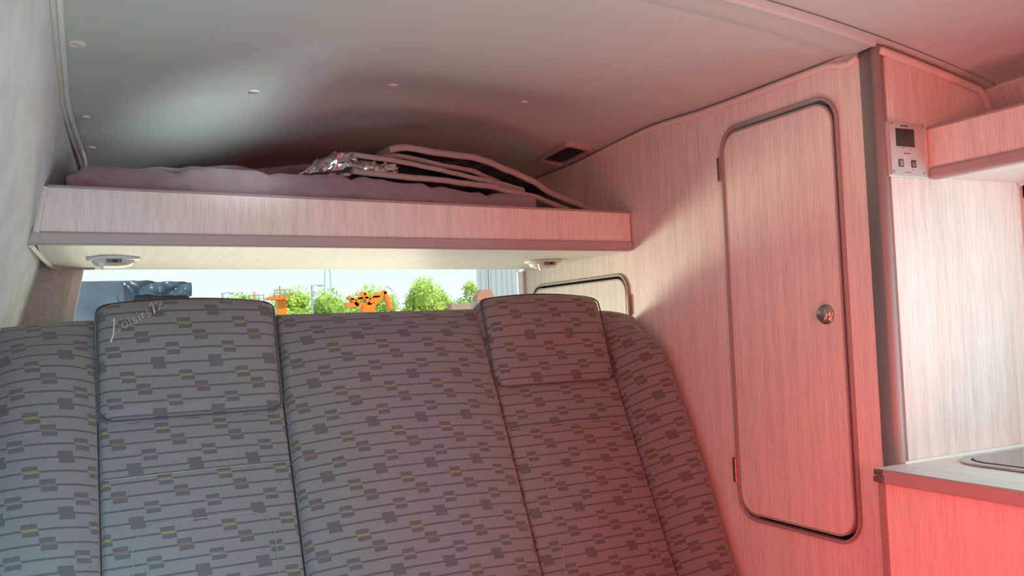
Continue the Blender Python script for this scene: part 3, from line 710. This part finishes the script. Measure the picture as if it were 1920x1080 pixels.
# seams
def seam(x, s0, s1, d, wob=0.0, r=0.002, m=SEAM, name='seam'):
    pts = [surf(x + wob * math.sin(s * 9), s, d) for s in [s0 + (s1 - s0) * i / 30 for i in range(31)]]
    V, Fc = tube(pts, r, 6); put(name, V, Fc, m, parent=bench, smooth=True)
for x in (0.0223, 0.3886, 0.8932, 1.2400): seam(x, 0.02, SB - 0.05, -0.017)
def cross(x0, x1, s, name='cross_seam'):
    pts = [surf(x0 + (x1 - x0) * i / 20, s, 0.0045 + 0.006 * (1 - abs(2 * i / 20 - 1) ** 2) - 0.0035 * 0) for i in range(21)]
    V, Fc = tube(pts, 0.0013, 6); put(name, V, Fc, STITCH, parent=bench, smooth=True)
cross(0.03, 0.382, 0.345); cross(0.902, 1.232, 0.322)
def arch(x0, x1, s0, s1):
    r = 0.05; pts = [(x0 - 0.01, s1), (x0, s0 + 0.12), (x0, s0 + r)] + [(x0 + r - r * math.cos(a), s0 + r - r * math.sin(a)) for a in [math.pi / 2 * i / 6 for i in range(7)]] + [(x1 - r + r * math.sin(a), s0 + r - r * math.cos(a)) for a in [math.pi / 2 * i / 6 for i in range(7)]] + [(x1, s0 + 0.12), (x1 + 0.01, s1)]
    P = [surf(x, s, 0.0015 + 0.006 * (1 - abs(2 * (x - (x0 - .05)) / (x1 - x0 + .1) - 1) ** 2)) for x, s in pts]
    V, Fc = tube(P, 0.0010, 5); put('stitch_line', V, Fc, STITCH, parent=bench)
arch(0.075, 0.335, 0.44, 0.80); arch(0.955, 1.185, 0.43, 0.68)
# dark piping down the outer right edge
pts = [surf(rightx(s)[1] - 0.002, s + 0.02 * max(0, 1 - s / .12), (-0.030 + rb_d(1.0, s) * 0.55 + (0 if s > 0.035 else -0.02)) + 0.004) for s in [0.0 + 0.9 * i / 60 for i in range(61)]]
V, Fc = tube(pts, 0.005, 8); put('piping', V, Fc, PIPING, parent=bench, smooth=True)
# seat base and cushion (below the frame)
V, Fc = box(-0.17, 1.29, 1.17, 1.60, -0.98, -0.80); put('seat_cushion', V, Fc, mat('plain_grey_cloth', (0.17, 0.16, 0.16), 0.9), parent=bench, bevel=0.04, seg=3)
V, Fc = box(-0.15, 1.28, 1.17, 1.60, -1.35, -0.98); put('seat_base', V, Fc, EDGE, parent=bench)

# embroidered lettering on the left head cushion
LET = mat('silver_grey_embroidery', (0.60, 0.56, 0.56), 0.7)
def HD(s): return 0.0505 - 0.026 * sstep((s + 0.030) / 0.264) - 0.022 * max(0, 1 - (s + 0.030) / 0.034) ** 2 + 0.0045
def stroke(parts, pts, r):
    V, Fc = tube([surf(x, s, HD(s)) for x, s in pts], r, 5, flat=0.5); parts.append((V, Fc))
def lettering():
    # baseline rises to the right; local letter units: width-x, height-y -> (x, s)
    ox, os_ = 0.050, 0.060; ang = math.radians(28); sc = 0.0086
    def W(px, py, sk=0.0): 
        X = px * math.cos(ang) - py * math.sin(ang) * 0.75; Yv = px * math.sin(ang) + py * math.cos(ang) * 1.1
        return (ox + X * sc, os_ - Yv * sc)
    parts = []
    def S(l, r=0.0010): stroke(parts, [W(*p) for p in l], r)
    # big script L
    S([(1.5, 3.2), (2.5, 3.7), (2.5, 2.8), (1.7, 2.5)], 0.0012)
    S([(2.4, 3.6), (1.5, 1.9), (0.7, 0.3), (-0.6, -1.0)], 0.0016)
    S([(-0.6, -1.2), (0.7, 0.2), (1.8, 0.3), (2.6, 0.5)], 0.0013)
    x = 3.2
    cir = lambda cx, cy, rx, ry, a0=0, a1=360, n=14: [(cx + rx * math.cos(math.radians(a0 + (a1 - a0) * i / n)), cy + ry * math.sin(math.radians(a0 + (a1 - a0) * i / n))) for i in range(n + 1)]
    S(cir(3.9, 1.1, 0.62, 0.72)); S([(5.2, 0.35), (5.2, 1.8)]); S([(5.2, 2.3), (5.22, 2.5)], 0.0012)
    sS = lambda cx: [(cx + .5, 1.6), (cx + .1, 1.85), (cx - .4, 1.65), (cx - .35, 1.25), (cx + .25, 1.0), (cx + .5, .7), (cx + .2, .35), (cx - .25, .3), (cx - .5, .55)]
    S(sS(6.3)); S([(7.5, 0.35), (7.5, 1.8)]); S([(7.5, 2.3), (7.52, 2.5)], 0.0012)
    S([(8.3, 0.35), (8.3, 1.8)]); S([(8.3, 1.3), (8.6, 1.75), (8.95, 1.8)]); S(sS(9.9))
    S([(10.9, 2.6), (11.7, 3.6), (11.9, 3.7)], 0.0014); S([(11.9, 3.7), (11.5, 1.8), (11.2, 0.4)], 0.0016)
    S([(12.6, 2.9), (13.0, 3.6), (13.7, 3.9), (14.3, 3.6), (14.2, 2.9), (13.2, 1.6), (12.3, 0.7)], 0.0014)
    S([(12.3, 0.7), (13.2, 1.0), (14.0, 0.7), (14.7, 1.1)], 0.0014)
    V, Fc = join(*parts); put('lettering', V, Fc, LET, parent=h1)
lettering()

# ---------------------------------------------------------------- outside, seen through the rear window
GROUND = -2.0
V, Fc = box(-40, 80, 2.9, 140, GROUND - 0.1, GROUND); put('ground', V, Fc, mat('pale_gravel', (0.42, 0.40, 0.35), 0.95, noise_col=(0.34, 0.33, 0.29), scale=3), kind='structure')
# covered truck
TARP = mat('dark_blue_tarpaulin', (0.055, 0.085, 0.115), 0.30, bump=0.6, scale=6)
tr = thing('covered_truck', (0.0, 10.0, GROUND), 'truck body under a dark blue tarpaulin, left outside the rear window', 'truck')
def side(a, b):
    x = -1.6 + 1.95 * a; z = -1.2 + 1.81 * b; wv = 0.05 * math.sin(x * 14 + z * 2.5) * (0.3 + 0.7 * (1 - b)) + 0.03 * noise.noise(Vector((x * 5, z * 5, 0)))
    return (x, 9.0 + wv, z)
V, Fc = grid(60, 30, side); put('side_curtain', V, Fc, mat('grey_blue_curtain', (0.10, 0.135, 0.17), 0.38), parent=tr, smooth=True)
V, Fc = box(-1.6, 0.94, 9.06, 13.0, -1.2, 0.575); put('body', V, Fc, TARP, parent=tr)
def flap(a, b):
    x = 0.34 + 0.61 * a; top_ = 0.608 - 0.022 * a; z = top_ - (0.135) * b
    fold = 0.035 * abs(math.sin((a * 3.0 + b * 1.2) * 2.2)) + 0.02 * noise.noise(Vector((x * 16, z * 16, 2)))
    z += 0.012 * noise.noise(Vector((x * 10, 0, 1)))
    return (x + 0.08 * (0 if a > .3 else b * (1 - a / .3)), 8.93 - fold, z)
V, Fc = grid(50, 14, flap); put('folded_flap', V, Fc, TARP, parent=tr)
V, Fc = box(0.45, 0.93, 8.95, 9.05, 0.40, 0.475); put('opening', V, Fc, DARK, parent=tr)
for x in (0.66, 0.80, 0.885):
    V, Fc = disc_lathe((x, 8.88, 0.50 + 0.02 * (x > .7)), [(0.0045, 0), (0.0045, 0.01)], '-y', 10); put('eyelet', V, Fc, WHITE, parent=tr)
for x in (-1.1, 0.4):
    V, Fc = disc_lathe((x, 9.0, -1.55), [(0.45, 0), (0.45, 0.25)], '-y', 20); put('wheel', V, Fc, DARK, parent=tr)
V, Fc = box(-1.6, 0.9, 9.1, 13, -1.5, -1.2); put('chassis', V, Fc, DARK, parent=tr)

# trees: lumpy crown of leaves and a trunk each
def leafmat(name, c, d):
    m = mat(name, c, 0.6, noise_col=d, scale=1.2); return m
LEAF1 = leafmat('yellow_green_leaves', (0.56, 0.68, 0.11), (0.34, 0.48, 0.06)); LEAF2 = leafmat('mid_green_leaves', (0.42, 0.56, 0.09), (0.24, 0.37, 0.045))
BARK = mat('grey_brown_bark', (0.16, 0.12, 0.09), 0.95)
def tree(cx, cy, top_z, wid, m, label, nl=3600, seed=1):
    rnd = random.Random(seed); h = top_z - GROUND
    o = thing('tree', (cx, cy, GROUND), label, 'tree', 'trees beyond the yard')
    blobs = []
    for k in range(16):
        u = rnd.random(); zz = GROUND + h * (0.30 + 0.58 * u); rr = wid / 2 * (1 - 0.55 * u) * rnd.uniform(0.2, 0.8)
        a = rnd.uniform(0, 6.28); blobs.append((cx + rr * math.cos(a), cy + rr * math.sin(a), zz, wid * rnd.uniform(0.17, 0.27)))
    blobs.append((cx, cy, top_z - wid * 0.16, wid * 0.16))
    V = []; Fc = []
    for k in range(nl):
        b_ = blobs[rnd.randrange(len(blobs))]; d_ = Vector((rnd.gauss(0, 1), rnd.gauss(0, 1), rnd.gauss(0, 1))).normalized() * b_[3] * rnd.uniform(0.72, 1.08)
        c = Vector(b_[:3]) + d_; s = rnd.uniform(0.06, 0.13)
        ax = Vector((rnd.gauss(0, 1), rnd.gauss(0, 1), rnd.gauss(0, 1))).normalized(); bx = ax.orthogonal().normalized()
        n = len(V); V += [tuple(c + ax * s), tuple(c + bx * s * .55), tuple(c - ax * s), tuple(c - bx * s * .55)]; Fc.append((n, n + 1, n + 2, n + 3))
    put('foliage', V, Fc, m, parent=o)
    cv = []; 
    for b_ in blobs:
        bm = bmesh.new(); bmesh.ops.create_icosphere(bm, subdivisions=1, radius=b_[3] * 0.72, matrix=Matrix.Translation(b_[:3]))
        bm.verts.index_update(); cv.append(([tuple(v.co) for v in bm.verts], [tuple(v.index for v in f.verts) for f in bm.faces])); bm.free()
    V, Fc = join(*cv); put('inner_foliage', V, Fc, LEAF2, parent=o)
    V, Fc = tube([(cx, cy, GROUND), (cx + .1, cy, GROUND + h * .3), (cx, cy, GROUND + h * .6)], 0.16, 8); put('trunk', V, Fc, BARK, parent=o)
tl = [(8.4, 53, 2.60, 3.2, LEAF2, 'low dark green tree behind the orange lift nearest the head cushion'),
      (10.7, 50, 2.75, 4.0, LEAF1, 'rounded yellow green tree right behind the thick orange boom'),
      (13.6, 53.5, 2.65, 4.2, LEAF2, 'low green tree behind the street lamp'),
      (15.0, 50, 2.75, 4.2, LEAF1, 'rounded yellow green tree left of the zigzag orange crane'),
      (17.0, 53, 2.62, 4.0, LEAF2, 'green tree behind the zigzag orange crane'),
      (18.6, 50, 3.45, 4.2, LEAF1, 'tallest yellow green tree in the rear window'),
      (21.3, 54, 2.85, 3.4, LEAF2, 'low green tree in the dip right of the tallest tree'),
      (21.9, 50, 3.12, 3.0, LEAF1, 'bright tree at the right end of the tree row')]
for i, a in enumerate(tl): tree(*a, seed=11 + i)

# orange machines
ORG = mat('orange_machine_paint', (0.85, 0.26, 0.015), 0.45); GREYP = mat('grey_machine_metal', (0.35, 0.34, 0.33), 0.5)
def boom_lift(x, y, zt, s, label):
    o = thing('boom_lift', (x, y, GROUND), label, 'boom lift')
    V, Fc = join(box(x - .9 * s, x + .9 * s, y - .6, y + .6, GROUND + .4, GROUND + 1.2), *[disc_lathe((x + dx, y - .6, GROUND + .35), [(.35, 0), (.35, .2)], '-y', 16) for dx in (-.65, .65)]); put('chassis', V, Fc, ORG, parent=o)
    V, Fc = prism([(x - .06 * s, GROUND + 1.1), (x + .30 * s, GROUND + 1.1), (x + .12 * s, zt - .32), (x - .14 * s, zt - .28)], 1, y - .15, y + .15); put('boom', V, Fc, ORG, parent=o)
    V, Fc = prism([(x - .50 * s, zt - .42), (x - .42 * s, zt - .34), (x - .1, zt - .30), (x + .24, zt - .34), (x + .24, zt - .41), (x - .1, zt - .44)], 1, y - .3, y + .3); put('platform', V, Fc, ORG, parent=o)
    bars = [tube([(x + a, y - .3, zt - .38), (x + a, y - .3, zt - .12)], .018, 6) for a in (-.24, -.08, .08, .24)] + [tube([(x - .26, y - .3, z), (x + .26, y - .3, z)], .018, 6) for z in (zt - .12, zt - .24)]
    V, Fc = join(*bars); put('guard_rail', V, Fc, GREYP, parent=o)
    V, Fc = tube([(x + .0, y, zt - .3), (x - .02, y, zt)], .03, 6); put('beacon_pole', V, Fc, ORG, parent=o)
boom_lift(5.65, 28, 1.67, 1.0, 'orange boom lift with thick upright boom, right of the lettered head cushion')
boom_lift(5.38, 31, 1.66, 0.8, 'orange boom lift mostly hidden behind the lettered head cushion')
cr_ = thing('crane', (8.5, 28, GROUND), 'orange zigzag folded crane arms above the middle of the seat back', 'crane')
def bar(p, q, wd): 
    p, q = Vector(p), Vector(q); n = Vector((-(q - p).y, (q - p).x)).normalized() * wd / 2
    return prism([tuple(p + n), tuple(q + n), tuple(q - n), tuple(p - n)], 1, 27.85, 28.15)
for p, q, wd in [((7.75, 1.02), (8.75, .98), .14), ((7.85, 1.30), (8.15, .98), .10), ((8.05, 1.02), (8.40, 1.42), .12), ((8.40, 1.40), (8.52, 1.0), .11), ((8.50, 1.0), (8.85, 1.38), .13), ((8.72, 1.05), (9.10, 1.45), .13), ((9.08, 1.44), (9.30, .85), .12), ((7.9, 1.2), (8.9, 1.28), .06)]:
    V, Fc = bar(p, q, wd); put('arm', V, Fc, ORG, parent=cr_)
V, Fc = join(box(7.8, 9.3, 27.6, 28.4, -1.3, .30), box(8.3, 8.7, 27.8, 28.2, .3, 1.0)); put('crane_base', V, Fc, ORG, parent=cr_)
for x in (8.1, 9.0):
    V, Fc = disc_lathe((x, 27.6, -1.55), [(.45, 0), (.45, .25)], '-y', 16); put('wheel', V, Fc, DARK, parent=cr_)
# street lamps
def lamp_post(x, y, zt, arm, label):
    o = thing('street_lamp', (x, y, GROUND), label, 'street lamp')
    V, Fc = tube([(x, y, GROUND), (x, y, zt)], .045, 8); put('pole', V, Fc, mat('pale_blue_grey_pole', (.35, .45, .5), .5), parent=o)
    V, Fc = tube([(x, y, zt - .08), (x + arm * .5, y, zt + .02), (x + arm, y, zt - .02)], .02, 6); put('arm', V, Fc, GREYP, parent=o)
    V, Fc = box(x + arm - .06, x + arm + .16, y - .06, y + .06, zt - .07, zt + .0); put('lamp_head', V, Fc, GREYP, parent=o)
lamp_post(9.52, 40, 2.42, .36, 'slim pale street lamp with curved arm, between the orange machines')
lamp_post(5.55, 40, 2.13, .34, 'far street lamp just above the lettered head cushion')
# lattice mast
ma = thing('radio_mast', (30.9, 120, GROUND), 'faint tall lattice mast far off against the sky', 'mast')
V, Fc = join(tube([(30.1, 120, GROUND), (30.45, 120, 9.3), (30.6, 120, 14)], .09, 5), tube([(31.7, 120, GROUND), (31.15, 120, 9.3), (31.0, 120, 14)], .09, 5)); put('leg', V, Fc, mat('faint_blue_steel', (.45, .55, .62), .6), parent=ma)
V, Fc = join(*[tube([(30.2 + .3 * (z + 2) / 16 + (0 if k % 2 else .02), 120, z), (31.6 - .5 * (z + 2) / 16, 120, z + .8)], .03, 4) for k, z in enumerate([-1 + 1.4 * i for i in range(10)])]); put('bracing', V, Fc, mat('faint_blue_bracing', (.6, .7, .75), .6), parent=ma, kind='stuff')
# clad building and the little tiled roof in front of it
wh = thing('clad_building', (8.5, 14.5, GROUND), 'grey metal clad building at the right end of the rear window', 'building')
CLAD = mat('pale_grey_cladding', (.44, .45, .45), .6)
k = 0
for x0, x1, mm in ((6.26, 6.485, CLAD), (6.50, 7.9, CLAD), (7.915, 9.3, CLAD)):
    def cl(a, b, x0=x0, x1=x1):
        x = x0 + (x1 - x0) * a; return (x, 14.0 + 0.004 * (1 if math.sin(x * 60) > 0 else -1), GROUND + 4.5 * b)
    V, Fc = grid(max(12, int((x1 - x0) * 60)), 1, cl); put('cladding_panel', V, Fc, mm, parent=wh)
V, Fc = prism([(6.29, 14.03), (9.3, 14.03), (12.5, 20), (9.3, 20)], 2, GROUND, 2.45); put('body', V, Fc, GREYP, parent=wh)
V, Fc = disc_lathe((7.14, 14.0, .90), [(.02, 0), (.02, .02)], '-y', 10); put('bolt', V, Fc, DARK, parent=wh)
ho = thing('small_house', (5.9, 13.2, GROUND), 'little house with a terracotta roof in front of the grey clad building', 'house')
V, Fc = prism([(5.80, .50), (5.83, .58), (5.90, .672), (6.06, .670), (6.12, .575), (6.12, .50)], 1, 13.0, 13.2); put('roof', V, Fc, mat('terracotta_tiles', (.50, .24, .14), .8), parent=ho)
V, Fc = box(5.83, 6.09, 13.05, 13.3, GROUND, .52); put('wall', V, Fc, mat('cream_render', (.6, .5, .4), .9), parent=ho)
V, Fc = box(5.35, 5.70, 13.0, 13.2, GROUND, .455); put('side_wing', V, Fc, mat('brown_wing_roof', (.42, .27, .2), .9), parent=ho)
